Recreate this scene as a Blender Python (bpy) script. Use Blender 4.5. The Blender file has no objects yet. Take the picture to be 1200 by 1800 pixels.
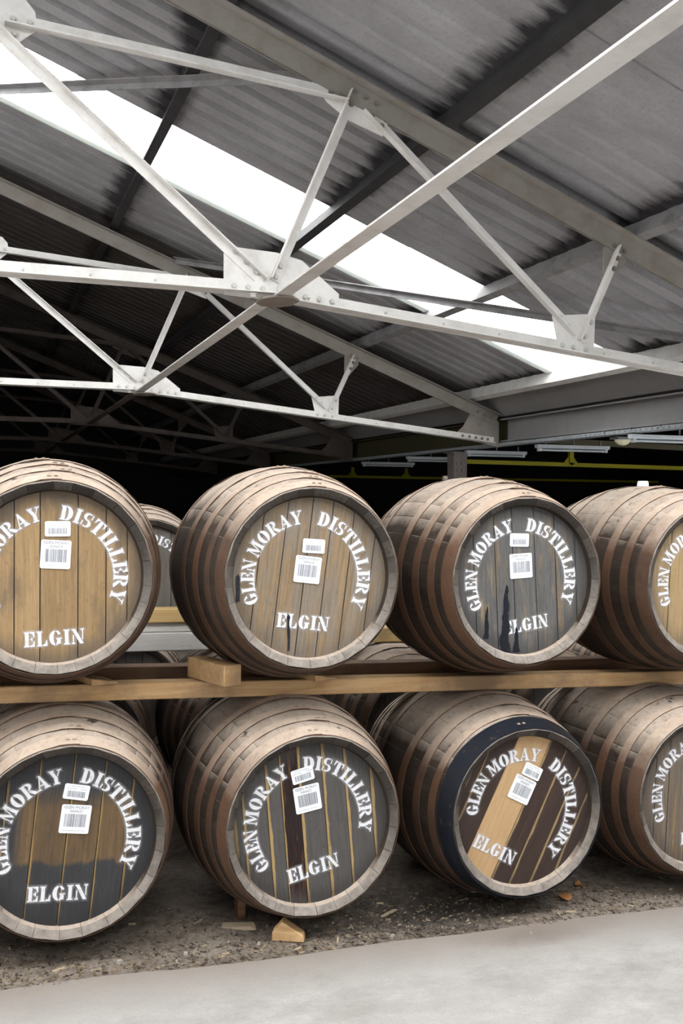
import bpy, bmesh, math, random
from mathutils import Vector, Matrix, noise as mnoise

# ------------------------------------------------------------------ camera, sky, exposure
scene = bpy.context.scene
col = scene.collection
cam_d = bpy.data.cameras.new('camera')
cam = bpy.data.objects.new('camera', cam_d); col.objects.link(cam)
cam_d.sensor_fit = 'VERTICAL'; cam_d.sensor_height = 36.0; cam_d.lens = 35.5
cam_d.clip_start = 0.05; cam_d.clip_end = 200
cam.matrix_world = Matrix(((0.94019783, -0.00230209, -0.3406211, 0.0),
                           (-0.34056697, 0.01271168, -0.94013433, 0.0),
                           (0.00649414, 0.99991655, 0.01116747, 1.5),
                           (0, 0, 0, 1)))
scene.camera = cam
world = bpy.data.worlds.new('overcast'); scene.world = world
world.use_nodes = True
bg = world.node_tree.nodes['Background']
bg.inputs[0].default_value = (1.0, 0.99, 0.98, 1); bg.inputs[1].default_value = 5.0
scene.view_settings.view_transform = 'Standard'
scene.view_settings.look = 'None'
scene.view_settings.gamma = 1.0
scene.view_settings.use_curve_mapping = False
scene.view_settings.exposure = 1.1
scene.cycles.use_denoising = True
scene.cycles.max_bounces = 8
scene.cycles.diffuse_bounces = 5
scene.cycles.transparent_max_bounces = 64
scene.cycles.caustics_reflective = False
scene.cycles.caustics_refractive = False

random.seed(7)
PI = math.pi
RIDGE_X, RIDGE_Z, SLOPE, EAVE_X = -1.22, 4.785, 0.383, 5.02   # underside line of the roof purlins
TH = math.atan(SLOPE); CT, ST = math.cos(TH), math.sin(TH)
TRUSS_Y = (4.83, 9.05, 13.25, 17.45, 21.65)
SKY_Y = ((6.62, 7.66), (1.0, 2.7), (-3.4, -2.4))                            # rooflight strips
HALL_Y0, HALL_Y1 = -5.0, 27.0
def ground_z(x): return 0.015 - 0.028 * x
def rafter_z(x): return 4.318 - SLOPE * abs(x - RIDGE_X) + 0.467   # top of rafter on either slope
def rz(x): return 4.318 - SLOPE * x if x > RIDGE_X else 4.318 - SLOPE * (2 * RIDGE_X - x)

# ------------------------------------------------------------------ helpers
def link(o, parent=None):
    col.objects.link(o)
    if parent is not None: o.parent = parent
    return o
def tag(o, label=None, cat=None, group=None, kind=None):
    if label: o['label'] = label
    if cat: o['category'] = cat
    if group: o['group'] = group
    if kind: o['kind'] = kind
    return o
def empty(name, loc=(0, 0, 0)):
    o = bpy.data.objects.new(name, None); o.location = loc; o.empty_display_size = 0.1
    return link(o)
class MB:
    def __init__(s): s.v = []; s.f = []
    def add(s, vs, fs):
        b = len(s.v); s.v += [tuple(v) for v in vs]; s.f += [tuple(i + b for i in f) for f in fs]
    def box(s, x0, x1, y0, y1, z0, z1, M=None):
        vs = [Vector((x, y, z)) for x in (x0, x1) for y in (y0, y1) for z in (z0, z1)]
        if M is not None: vs = [M @ v for v in vs]
        s.add(vs, [(0, 1, 3, 2), (4, 6, 7, 5), (0, 4, 5, 1), (2, 3, 7, 6), (0, 2, 6, 4), (1, 5, 7, 3)])
    def prism(s, poly, d0, d1, axis='y'):
        n = len(poly)
        def P(a, b, d): return (a, d, b) if axis == 'y' else ((d, a, b) if axis == 'x' else (a, b, d))
        vs = [P(a, b, d0) for a, b in poly] + [P(a, b, d1) for a, b in poly]
        s.add(vs, [tuple(range(n)), tuple(range(2 * n - 1, n - 1, -1))] + [(i, i + n, (i + 1) % n + n, (i + 1) % n) for i in range(n)])
    def sweep(s, sec, p0, p1, u, w):
        p0, p1, u, w = Vector(p0), Vector(p1), Vector(u), Vector(w); n = len(sec)
        vs = [p0 + u * a + w * b for a, b in sec] + [p1 + u * a + w * b for a, b in sec]
        s.add(vs, [tuple(range(n - 1, -1, -1)), tuple(range(n, 2 * n))] + [(i, (i + 1) % n, (i + 1) % n + n, i + n) for i in range(n)])
    def mesh(s, name, mat=None, smooth=None):
        me = bpy.data.meshes.new(name); me.from_pydata(s.v, [], s.f); me.validate()
        bm = bmesh.new(); bm.from_mesh(me); bmesh.ops.recalc_face_normals(bm, faces=bm.faces); bm.to_mesh(me); bm.free()
        if mat: me.materials.append(mat)
        if smooth is not None:
            me.polygons.foreach_set('use_smooth', [True] * len(me.polygons)); me.set_sharp_from_angle(angle=math.radians(smooth))
        return me
    def obj(s, name, mat=None, parent=None, smooth=None):
        return link(bpy.data.objects.new(name, s.mesh(name, mat, smooth)), parent)
def inst(name, me, parent=None, loc=(0, 0, 0), rot=(0, 0, 0), mat=None):
    o = bpy.data.objects.new(name, me); o.location = loc; o.rotation_euler = rot
    link(o, parent)
    if mat:
        o.material_slots[0].link = 'OBJECT'; o.material_slots[0].material = mat
    return o
def bevel(o, w, seg=1):
    m = o.modifiers.new('bevel', 'BEVEL'); m.width = w; m.segments = seg; m.limit_method = 'ANGLE'
    return o

# ------------------------------------------------------------------ materials
class NT:
    def __init__(s, name):
        s.m = bpy.data.materials.new(name); s.m.use_nodes = True; s.t = s.m.node_tree
        s.t.nodes.clear(); s.out = s.t.nodes.new('ShaderNodeOutputMaterial')
    def n(s, typ, ins=None, out=0, **props):
        nd = s.t.nodes.new('ShaderNode' + typ)
        for k, v in props.items(): setattr(nd, k, v)
        for k, v in (ins or {}).items():
            sock = nd.inputs[k]
            if isinstance(v, bpy.types.NodeSocket): s.t.links.new(v, sock)
            else: sock.default_value = v
        return nd.outputs[out]
    def geo(s, name): 
        nd = s.t.nodes.new('ShaderNodeNewGeometry'); return nd.outputs[name]
    def co(s, name='Object'):
        nd = s.t.nodes.new('ShaderNodeTexCoord'); return nd.outputs[name]
    def sep(s, v, i): return s.n('SeparateXYZ', {0: v}, out=i)
    def math(s, op, a, b=0.0, clamp=False): return s.n('Math', {0: a, 1: b}, operation=op, use_clamp=clamp)
    def noise(s, vec, scale, detail=4, rough=0.6, vscale=None, off=(0, 0, 0), dist=0.0):
        if vscale or off != (0, 0, 0):
            vec = s.n('Mapping', {0: vec, 1: off, 3: vscale or (1, 1, 1)})
        return s.n('TexNoise', {'Vector': vec, 'Scale': scale, 'Detail': detail, 'Roughness': rough, 'Distortion': dist})
    def ramp(s, fac, a, b, lo=0.0, hi=1.0):
        return s.n('MapRange', {0: fac, 1: a, 2: b, 3: lo, 4: hi})
    def mix(s, fac, a, b, blend='MIX'):
        nd = s.t.nodes.new('ShaderNodeMix'); nd.data_type = 'RGBA'; nd.blend_type = blend
        for k, v in ((0, fac), (6, a), (7, b)):
            if isinstance(v, bpy.types.NodeSocket): s.t.links.new(v, nd.inputs[k])
            else: nd.inputs[k].default_value = v if k == 0 else (*v[:3], 1)
        return nd.outputs[2]
    def bsdf(s, color, rough=0.8, bump=None, bstr=0.3, bdist=0.003, spec=0.3, metal=0.0):
        ins = {'Base Color': color if isinstance(color, bpy.types.NodeSocket) else (*color, 1), 'Roughness': rough,
               'Specular IOR Level': spec, 'Metallic': metal}
        if bump is not None:
            ins['Normal'] = s.n('Bump', {'Height': bump, 'Strength': bstr, 'Distance': bdist})
        return s.n('BsdfPrincipled', ins)
    def done(s, sh):
        s.t.links.new(sh, s.out.inputs[0]); return s.m

def mat_concrete():
    t = NT('concrete'); p = t.co()
    big = t.noise(p, 0.9, 5, .6); mid = t.noise(p, 5, 6, .7, vscale=(1, 1.6, 1)); fine = t.noise(p, 120, 2, .7)
    c = t.mix(t.ramp(big, .35, .65), (.235, .218, .203), (.31, .297, .285))
    c = t.mix(t.ramp(mid, .35, .7), c, (.385, .375, .365))
    c = t.mix(t.math('MULTIPLY', t.ramp(fine, .5, .8), .35), c, (.17, .155, .14))
    # spilled stain near the dirt edge under the third cask
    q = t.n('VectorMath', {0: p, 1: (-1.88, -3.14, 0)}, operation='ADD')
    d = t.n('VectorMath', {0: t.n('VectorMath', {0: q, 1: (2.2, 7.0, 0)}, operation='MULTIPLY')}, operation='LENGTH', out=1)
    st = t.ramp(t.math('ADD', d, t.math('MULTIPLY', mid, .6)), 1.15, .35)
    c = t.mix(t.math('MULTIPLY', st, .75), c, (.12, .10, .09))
    # dirt washed onto the edge
    e = t.ramp(t.math('ADD', t.sep(p, 1), t.math('MULTIPLY', mid, .35)), 3.12, 3.40)
    c = t.mix(t.math('MULTIPLY', e, .75), c, (.19, .15, .12))
    return t.done(t.bsdf(c, .85, t.math('ADD', fine, mid), .15, .002))
def mat_dirt():
    t = NT('dirt'); p = t.co()
    a = t.noise(p, 3, 6, .65); b = t.noise(p, 30, 6, .7); f = t.noise(p, 160, 3, .7)
    c = t.mix(t.ramp(a, .35, .65), (.115, .092, .073), (.215, .18, .15))
    c = t.mix(t.ramp(b, .4, .75), c, (.285, .247, .21))
    c = t.mix(t.ramp(f, .55, .75), c, (.06, .045, .035))
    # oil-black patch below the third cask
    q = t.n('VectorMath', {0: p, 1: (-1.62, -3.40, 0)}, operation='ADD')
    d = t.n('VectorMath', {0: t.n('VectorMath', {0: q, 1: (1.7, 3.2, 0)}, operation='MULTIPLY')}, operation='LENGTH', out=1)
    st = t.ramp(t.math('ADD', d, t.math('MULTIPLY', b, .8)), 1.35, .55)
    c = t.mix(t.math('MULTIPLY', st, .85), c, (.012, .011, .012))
    return t.done(t.bsdf(c, .95, t.math('ADD', b, f), .7, .012, spec=.1))
def dust_mask(t, lo, hi, p, amp=.35):
    nz = t.sep(t.geo('Normal'), 2)
    return t.ramp(t.math('ADD', nz, t.math('MULTIPLY', t.math('SUBTRACT', t.noise(p, 6, 5, .65), .5), amp)), lo, hi)
def mat_stave():
    t = NT('stave_oak'); p = t.co(); rnd = t.n('ObjectInfo', out=5)
    g = t.noise(p, 1, 5, .65, vscale=(70, 4, 70)); b = t.noise(p, 7, 4, .6)
    c = t.mix(t.ramp(g, .3, .7), (.008, .006, .005), (.032, .021, .014))
    c = t.mix(t.math('MULTIPLY', rnd, .6), c, (.030, .020, .014))
    gw = t.geo('Position')
    c = t.mix(t.ramp(t.noise(gw, 4, 5, .7), 0.35, .7, .03, .24), c, (.13, .10, .08))
    d = dust_mask(t, .46, .80, gw, .5)
    dc = t.mix(t.ramp(b, .3, .7), (.36, .29, .235), (.45, .38, .32))
    dc = t.mix(t.math('MULTIPLY', t.ramp(g, .6, .75), .5), dc, (.10, .075, .055))
    dc = t.mix(t.math('MULTIPLY', t.ramp(t.noise(gw, 38, 6, .75), .50, .70), .55), dc, (.13, .10, .078))
    dc = t.mix(t.ramp(t.noise(gw, 14, 3, .6, off=(4, 1, 2)), .66, .72), dc, (.06, .045, .035))
    c = t.mix(t.math('MULTIPLY', d, t.ramp(rnd, 0, 1, .82, .97)), c, dc)
    # weathered end grain on the chime
    ny = t.math('ABSOLUTE', t.sep(t.n('VectorTransform', {0: t.geo('Normal')}, vector_type='NORMAL', convert_from='WORLD', convert_to='OBJECT'), 1))
    eg = t.mix(rnd, (.028, .024, .021), (.085, .072, .062))
    eg = t.mix(t.ramp(t.noise(p, 60, 4), .45, .7), eg, (.04, .033, .028))
    eg = t.mix(t.math('MULTIPLY', t.ramp(t.math('ADD', t.sep(t.geo('Normal'), 2), t.math('MULTIPLY', b, .3)), .0, .5), .88), eg, t.mix(t.ramp(t.noise(gw, 28, 5, .7), .35, .65), (.17, .148, .13), (.30, .265, .235)))
    c = t.mix(t.ramp(ny, .35, .6), c, eg)
    return t.done(t.bsdf(c, .8, g, .35, .002, spec=.2))
def mat_hoop():
    t = NT('hoop_iron'); gw = t.geo('Position'); p = t.co()
    a = t.noise(gw, 9, 5, .65); f = t.noise(gw, 60, 4, .7); rnd = t.n('ObjectInfo', out=5)
    c = t.mix(t.ramp(a, .3, .7), (.030, .017, .011), (.085, .040, .020))
    c = t.mix(t.math('MULTIPLY', rnd, .6), c, (.12, .056, .026))
    c = t.mix(t.ramp(f, .55, .8), c, (.025, .016, .012))
    c = t.mix(t.ramp(t.noise(gw, 4, 5, .7), 0.35, .7, .03, .24), c, (.13, .10, .08))
    d = dust_mask(t, .38, .78, gw, .4)
    dc = t.mix(t.ramp(a, .3, .7), (.38, .29, .225), (.46, .375, .305))
    dc = t.mix(t.math('MULTIPLY', t.ramp(t.noise(gw, 38, 6, .75), .50, .70), .5), dc, (.16, .115, .085))
    c = t.mix(t.math('MULTIPLY', d, .93), c, dc)
    return t.done(t.bsdf(c, .75, f, .3, .001, spec=.3))
def mat_tar(name='tar', base=(.012, .014, .02)):
    t = NT(name); p = t.co(); f = t.noise(p, 25, 5, .7)
    c = t.mix(t.ramp(f, .6, .75), base, (.10, .07, .045))
    return t.done(t.bsdf(c, .35, f, .6, .004, spec=.3))
def mat_head(name, woodA, woodB, paint=(.1, .1, .1), cover=0.0, stripe=None, sw=.010, grime=(.07, .06, .055), gr=.6, seed=0.0, band=False, streak=None):
    t = NT(name); p = t.co(); rnd = t.n('ObjectInfo', out=5)
    off = (seed, seed * .7, 0)
    g = t.noise(p, 1, 6, .7, vscale=(110, 20, 5), off=off, dist=.4); b = t.noise(p, 9, 5, .6, vscale=(1.5, 1, .55), off=off)
    c = t.mix(t.ramp(g, .28, .72), woodA, woodB)
    c = t.mix(t.math('MULTIPLY', rnd, .38), c, tuple(x * .55 for x in woodA))
    bl = t.ramp(b, .52, .72); c = t.mix(t.math('MULTIPLY', bl, .55), c, grime)
    if cover > 0:
        w = t.noise(p, 1, 6, .7, vscale=(38, 8, 3.2), off=(seed + 3, 0, seed))
        lo = .95 - cover * .9
        m = t.ramp(t.math('ADD', w, t.math('MULTIPLY', b, .25)), lo, lo + .10)
        if band:   # worn brown patch across the middle of the painted head
            z = t.math('ADD', t.sep(p, 2), t.math('MULTIPLY', t.math('SUBTRACT', b, .5), .09))
            x = t.math('ABSOLUTE', t.math('ADD', t.sep(p, 0), -.02))
            k = t.math('MULTIPLY', t.math('MULTIPLY', t.ramp(z, -.082, -.066), t.ramp(z, .17, .10)), t.ramp(x, .19, .155))
            m = t.math('MULTIPLY', m, t.math('SUBTRACT', 1.0, t.math('MULTIPLY', k, .72)))
        pc = t.mix(t.ramp(g, .3, .7), tuple(x * .75 for x in paint), tuple(min(1, x * 1.25) for x in paint))
        c = t.mix(m, c, pc)
    if stripe:   # bare strip of timber along the joint
        uv = t.n('UVMap'); u = t.sep(uv, 0)
        wv = t.noise(p, 1, 3, .5, vscale=(9, 1, 9), off=off)
        c = t.mix(t.ramp(t.math('SUBTRACT', u, t.math('MULTIPLY', wv, sw * 1.9)), .001, -.001), c,
                  t.mix(t.ramp(g, .3, .7), tuple(x * .7 for x in stripe), stripe))
    jt = t.ramp(t.sep(t.n('UVMap'), 0), .0045, .0015)
    c = t.mix(t.math('MULTIPLY', jt, 0 if stripe else .75), c, (.03, .024, .02))
    fs_ = t.noise(p, 1, 6, .75, vscale=(160, 40, 34), off=off); sp_ = t.noise(p, 26, 6, .75, off=(seed, 2, seed))
    c = t.mix(t.math('MULTIPLY', t.ramp(fs_, .55, .72), .5), c, tuple(x * .6 for x in grime))
    c = t.mix(t.math('MULTIPLY', t.ramp(sp_, .58, .74), .45), c, grime)
    r = t.n('VectorMath', {0: t.n('VectorMath', {0: p, 1: (1, 0, 1)}, operation='MULTIPLY')}, operation='LENGTH', out=1)
    rim = t.ramp(t.math('ADD', r, t.math('MULTIPLY', b, .10)), .262, .315)
    c = t.mix(t.math('MULTIPLY', rim, gr), c, grime)
    return t.done(t.bsdf(c, .72, g, .35, .0015, spec=.25))
def mat_timber(name, A, B, D=(.10, .07, .05), rough=.75):
    t = NT(name); p = t.co(); rnd = t.n('ObjectInfo', out=5)
    g = t.noise(p, 1, 6, .7, vscale=(4, 60, 60), dist=.5); b = t.noise(p, 3.5, 5, .65)
    c = t.mix(t.ramp(g, .3, .7), A, B)
    c = t.mix(t.math('MULTIPLY', t.ramp(b, .5, .68), .8), c, D)
    c = t.mix(t.math('MULTIPLY', rnd, .2), c, D)
    return t.done(t.bsdf(c, rough, g, .3, .002, spec=.2))
def mat_steel(name, base, dirt, amt=.35, rough=.55, scale=7, fine=(.2, .17, .14)):
    t = NT(name); p = t.geo('Position')
    a = t.noise(p, scale, 5, .65); f = t.noise(p, 90, 4, .7)
    c = t.mix(t.math('MULTIPLY', t.ramp(a, .45, .75), amt), base, dirt)
    c = t.mix(t.math('MULTIPLY', t.ramp(f, .58, .8), .35), c, fine)
    return t.done(t.bsdf(c, rough, f, .15, .001, spec=.35))
def mat_sheet():
    t = NT('fibre_cement_sheet'); p = t.geo('Position')
    a = t.noise(p, 2.2, 6, .65); f = t.noise(p, 45, 5, .75); st = t.noise(p, 1, 5, .65, vscale=(1.2, 14, 1.2))
    c = t.mix(t.ramp(a, .3, .7), (.25, .245, .255), (.36, .357, .372))
    c = t.mix(t.math('MULTIPLY', t.ramp(f, .5, .75), .5), c, (.155, .15, .155))
    # black mould bleeding from the purlin lines (every 1.19 m down the slope)
    x = t.sep(p, 0)
    u = t.math('ABSOLUTE', t.math('SUBTRACT', t.math('FRACT', t.math('ADD', t.math('DIVIDE', t.math('SUBTRACT', x, 1.12), 1.19), 20.5)), .5))
    blot = t.noise(p, 1.6, 4, .6, off=(3, 7, 1))
    k = t.math('ADD', t.math('MULTIPLY', u, -5.2), t.math('ADD', t.math('MULTIPLY', st, .9), t.math('MULTIPLY', blot, 1.35)))
    m = t.ramp(k, .60, .98)
    c = t.mix(t.math('MULTIPLY', m, .9), c, (.018, .017, .019))
    # shade of the deep hall put into the sheet colour as dark brown
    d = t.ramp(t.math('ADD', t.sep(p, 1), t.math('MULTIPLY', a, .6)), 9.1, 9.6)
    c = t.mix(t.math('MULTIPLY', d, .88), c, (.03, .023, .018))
    return t.done(t.bsdf(c, .9, f, .3, .002, spec=.15))
def mat_rooflight():
    t = NT('rooflight_plastic'); p = t.geo('Position')
    st = t.noise(p, 1, 4, .6, vscale=(1, 22, 1))
    col_ = t.mix(t.math('MULTIPLY', t.ramp(st, .62, .72), .12), (.97, .98, .98), (.6, .62, .6))
    tr = t.n('BsdfTransparent', {0: col_}); tl = t.n('BsdfTranslucent', {0: col_})
    return t.done(t.n('MixShader', {0: .3, 1: tr, 2: tl}))
def mat_plain(name, c, rough=.7, spec=.3, metal=0): 
    t = NT(name); f = t.noise(t.co(), 40, 3); return t.done(t.bsdf(t.mix(t.math('MULTIPLY', t.ramp(f, .4, .7), .25), c, tuple(x * .6 for x in c)), rough, spec=spec, metal=metal))
def mat_spray():
    t = NT('stencil_paint'); p = t.geo('Position'); f = t.noise(p, 55, 5, .75)
    at = t.n('Attribute', out=2, attribute_name='fade', attribute_type='GEOMETRY')
    al = t.math('MULTIPLY', at, t.ramp(f, .30, .46, .55, 1.0), True)
    b = t.bsdf(t.mix(t.ramp(f, .4, .75), (.74, .74, .77), (.56, .56, .60)), .75, spec=.15)
    return t.done(t.n('MixShader', {0: al, 1: t.n('BsdfTransparent'), 2: b}))
def mat_web():
    t = NT('cobweb'); f = t.noise(t.co(), 35, 6, .8)
    return t.done(t.n('MixShader', {0: t.ramp(f, .5, .62, 0, .6), 1: t.n('BsdfTransparent'), 2: t.n('BsdfDiffuse', {0: (.45, .42, .40, 1)})}))

M = dict(
    concrete=mat_concrete(), dirt=mat_dirt(), stave=mat_stave(), hoop=mat_hoop(), tar=mat_tar(),
    steel=mat_steel('white_painted_steel', (.66, .65, .635), (.36, .33, .29), .5),
    rafter=mat_steel('dusty_rafter_paint', (.25, .235, .215), (.17, .13, .095), .7, .7),
    farsteel=mat_steel('shaded_brown_steel', (.075, .06, .052), (.03, .022, .016), .7, .8),  # dark brown stands in for shade on steel past the second truss
    purlin_dark=mat_steel('near_black_purlin', (.028, .027, .029), (.012, .012, .014), .8, .7),  # near-black tone for the two upper purlins
    purlin=mat_steel('grey_purlin', (.22, .215, .22), (.06, .058, .06), .75, .7),
    gutter=mat_steel('grey_gutter_steel', (.25, .245, .25), (.19, .18, .175), .5, .5),
    galv=mat_steel('galvanised', (.33, .36, .38), (.20, .21, .22), .4, .4),
    wplate=mat_steel('tie_plate', (.24, .21, .185), (.14, .10, .075), .6, .7),
    yellow=mat_plain('yellow_paint', (.45, .42, .02), .5), yellowbeam=mat_plain('olive_yellow_beam', (.06, .055, .028), .6),  # the valley beam tone is a dark olive yellow
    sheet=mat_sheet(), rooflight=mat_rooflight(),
    bolt=mat_steel('bolt_paint', (.52, .51, .49), (.30, .27, .24), .5),
    boltdark=mat_steel('rafter_bolt', (.2, .185, .17), (.12, .1, .08), .5),
    rail=mat_timber('sawn_pine', (.52, .30, .125), (.72, .50, .27), (.27, .18, .115)),
    raildark=mat_timber('brown_timber', (.13, .07, .04), (.20, .115, .065), (.06, .04, .028)),
    railgrey=mat_timber('weathered_timber', (.52, .50, .48), (.68, .66, .63), (.22, .19, .17)),
    railyellow=mat_timber('yellow_pine', (.50, .33, .13), (.62, .45, .22), (.30, .20, .10)),
    wall=mat_plain('dark_blockwork', (.035, .032, .03), .95), paper=mat_plain('white_label', (.80, .82, .86), .6),
    ink=mat_plain('label_ink', (.16, .17, .20), .7), inklight=mat_plain('label_ink_faint', (.45, .47, .52), .7), spray=mat_spray(), web=mat_web(),
    leaf=mat_plain('dry_leaf', (.34, .155, .055), .8), chip=mat_plain('wood_chip', (.34, .27, .19), .9), stone=mat_plain('pale_stone', (.30, .28, .25), .9),
    silicone=mat_plain('white_bung', (.80, .82, .95), .4), lampwhite=mat_plain('batten_white', (.42, .46, .49), .5), lampcream=mat_plain('bulkhead_cream', (.62, .60, .42), .4),
    conduit=mat_plain('grey_trunking', (.16, .165, .18), .5), column=mat_steel('column_paint', (.17, .15, .145), (.08, .06, .05), .6, .7),
)

# ------------------------------------------------------------------ setting: floor, dirt, walls
def grid(name, xs, ys, zf, mat, smooth=True):
    mb = MB(); nx, ny = len(xs), len(ys)
    vs = [(x, y, zf(x, y)) for y in ys for x in xs]
    mb.add(vs, [(j * nx + i, j * nx + i + 1, (j + 1) * nx + i + 1, (j + 1) * nx + i) for j in range(ny - 1) for i in range(nx - 1)])
    return mb.obj(name, mat, None, 40 if smooth else None)
def lin(a, b, n): return [a + (b - a) * i / (n - 1) for i in range(n)]
def edge_y(x): return 3.20 + .025 * mnoise.noise((x * 1.7, 0, 0)) + .010 * mnoise.noise((x * 9, 3, 0))
mb = MB()
fx = lin(-8, 18, 209)
mb.v = [(x, -9.0, ground_z(x)) for x in fx] + [(x, edge_y(x), ground_z(x)) for x in fx] + [(x, edge_y(x) + .004, ground_z(x) - .03) for x in fx]
nx = len(fx)
mb.f = [(i, i + 1, nx + i + 1, nx + i) for i in range(nx - 1)] + [(nx + i, nx + i + 1, 2 * nx + i + 1, 2 * nx + i) for i in range(nx - 1)]
tag(mb.obj('floor', M['concrete']), kind='structure', label='pale worn concrete floor in front of the casks')
def dirt_z(x, y):
    h = ground_z(x) - .006
    n = .016 * mnoise.fractal((x * 3.2, y * 3.2, 1.3), 1.0, 2.0, 3) + .005 * mnoise.fractal((x * 22, y * 22, 4), 1.0, 2.0, 2)
    k = min(1, max(0, (y - 3.17) / .25))
    return h + n * (.25 + .75 * k) + .012 * k
tag(grid('ground', lin(-2.2, 5.2, 320), [3.16 + 1.6 * (i / 89) for i in range(90)], dirt_z, M['dirt']), kind='structure', label='brown dirt strip under the casks littered with debris')
tag(grid('ground', lin(-8, 18, 27), lin(4.70, HALL_Y1, 24), lambda x, y: ground_z(x) - .02, M['dirt']), kind='structure', label='dark dirt floor of the hall behind the casks')
for nm, b in dict(wall_left=(-7.7, -7.5, HALL_Y0, HALL_Y1, -.3, 2.7), wall_right=(17.9, 18.1, HALL_Y0, HALL_Y1, -.9, 2.7),
                  wall_back=(-7.7, 18.1, HALL_Y1, HALL_Y1 + .2, -.9, 5.4)).items():
    mb = MB(); mb.box(*b); tag(mb.obj(nm, M['wall']), kind='structure')
# front wall behind the camera with a wide doorway in the near bay
mb = MB()
mb.box(-7.7, -1.0, HALL_Y0 - .2, HALL_Y0, -.3, 5.4); mb.box(1.0, 18.1, HALL_Y0 - .2, HALL_Y0, -.9, 5.4); mb.box(-1.0, 1.0, HALL_Y0 - .2, HALL_Y0, 2.3, 5.4)
tag(mb.obj('wall_front', M['wall']), kind='structure')

# ------------------------------------------------------------------ roof of corrugated sheets
roof = tag(empty('ceiling', (0, 0, 0)), kind='structure', label='corrugated fibre cement roof with rooflight strips')
SHEET_W, PITCH = 1.0, 0.20
def sheet_mesh(name, width, xa, xb, mat, side=1, amp=.032, nx=2):
    """corrugated sheet between plan positions xa..xb on the slope; y from 0 to width"""
    prof = []
    n = max(1, round(width / PITCH))
    w = width / n
    for i in range(n):
        y = i * w
        prof += [(y, amp if i else 0), (y + w * (.0 if i else .06), amp), (y + w * .26, amp), (y + w * .34, 0), (y + w * .92, 0)]
    prof += [(width - w * .02, amp * .6), (width, 0)]
    mb = MB(); k = len(prof)
    rows = []
    for x in (xa, xb):
        zb = rz(x) + .10
        rows.append([(x, y, zb + h) for y, h in prof])
    rows2 = [[(x, y, z + .010) for x, y, z in r] for r in rows]
    vs = rows[0] + rows[1] + rows2[0] + rows2[1]
    fs = [(i, i + 1, k + i + 1, k + i) for i in range(k - 1)] + [(2 * k + i, 3 * k + i, 3 * k + i + 1, 2 * k + i + 1) for i in range(k - 1)]
    fs += [(i, 2 * k + i, 2 * k + i + 1, i + 1) for i in range(k - 1)] + [(k + i, k + i + 1, 3 * k + i + 1, 3 * k + i) for i in range(k - 1)]
    fs += [(0, k, 3 * k, 2 * k), (k - 1, 3 * k - 1, 4 * k - 1, 2 * k - 1)]
    mb.add(vs, fs); return mb.mesh(name, mat)
xsplit = [RIDGE_X, .60, 2.90, 4.78]
xsplitL = [2 * RIDGE_X - x for x in xsplit]
strips = []    # (y0, y1, is_light)
y = HALL_Y0 - .3
lights = sorted(SKY_Y)
bounds = [y]
cuts = sorted([v for s in SKY_Y for v in s] + [HALL_Y1 + .3])
for c in cuts:
    is_l = any(abs(s[0] - y) < 1e-6 and abs(s[1] - c) < 1e-6 for s in SKY_Y)
    n = 1 if is_l else max(1, round((c - y) / SHEET_W))
    for i in range(n): strips.append((y + (c - y) * i / n, y + (c - y) * (i + 1) / n, is_l))
    y = c
cache = {}
for (y0, y1, is_l) in strips:
    for sp in (xsplit, xsplitL):
        for i in range(3):
            lite = is_l
            near = y1 < 4.9   # flatter profile over the aisle
            key = (round(y1 - y0, 4), sp is xsplit, i, lite, near)
            if key not in cache:
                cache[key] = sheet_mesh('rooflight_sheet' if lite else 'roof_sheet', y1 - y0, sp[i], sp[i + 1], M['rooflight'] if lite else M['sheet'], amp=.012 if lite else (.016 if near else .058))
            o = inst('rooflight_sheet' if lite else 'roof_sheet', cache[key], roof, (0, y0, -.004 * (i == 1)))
# translucent lap along the far edge of the visible rooflight
t = NT('rooflight_lap'); edge_mat = t.done(t.n('AddShader', {0: t.n('BsdfTranslucent', {0: (.22, .23, .22, 1)}), 1: t.n('BsdfDiffuse', {0: (.35, .36, .35, 1)})}))
mb = MB()
mb.add([(x, SKY_Y[0][1] + a, rz(x) + .10 + b) for x in (xsplit[0], xsplit[3]) for a, b in ((-.085, -.012), (.01, -.012), (.01, -.006), (-.085, -.006))],
       [(0, 1, 2, 3), (4, 7, 6, 5), (0, 4, 5, 1), (1, 5, 6, 2), (2, 6, 7, 3), (3, 7, 4, 0)])
mb.obj('rooflight_edge', edge_mat, roof)
mb = MB()   # next bay of the roof, beyond the valley
mb.add([(5.58, HALL_Y0 - .3, 2.64), (5.58, HALL_Y1 + .3, 2.64), (11.6, HALL_Y1 + .3, 5.0), (11.6, HALL_Y0 - .3, 5.0), (17.9, HALL_Y1 + .3, 2.6), (17.9, HALL_Y0 - .3, 2.6)],
       [(0, 1, 2, 3), (3, 2, 4, 5)])
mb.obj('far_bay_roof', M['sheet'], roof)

def portal(name, loc, rot, sx, sy):
    l = bpy.data.lights.new(name, 'AREA'); l.shape = 'RECTANGLE'; l.size = sx; l.size_y = sy; l.energy = 1.0
    l.cycles.is_portal = True
    o = bpy.data.objects.new(name, l); o.location = loc; o.rotation_euler = rot; link(o)
for (a, b) in SKY_Y:
    xm = (RIDGE_X + EAVE_X) / 2
    portal('portal', (xm, (a + b) / 2, rz(xm) + .19), (0, TH, 0), (EAVE_X - RIDGE_X) / CT, b - a)
    xm2 = 2 * RIDGE_X - xm
    portal('portal', (xm2, (a + b) / 2, rz(xm) + .19), (0, -TH, 0), (EAVE_X - RIDGE_X) / CT, b - a)
portal('portal', (0, HALL_Y0 - .1, 1.15), (PI / 2, 0, 0), 2.0, 2.3)

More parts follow.
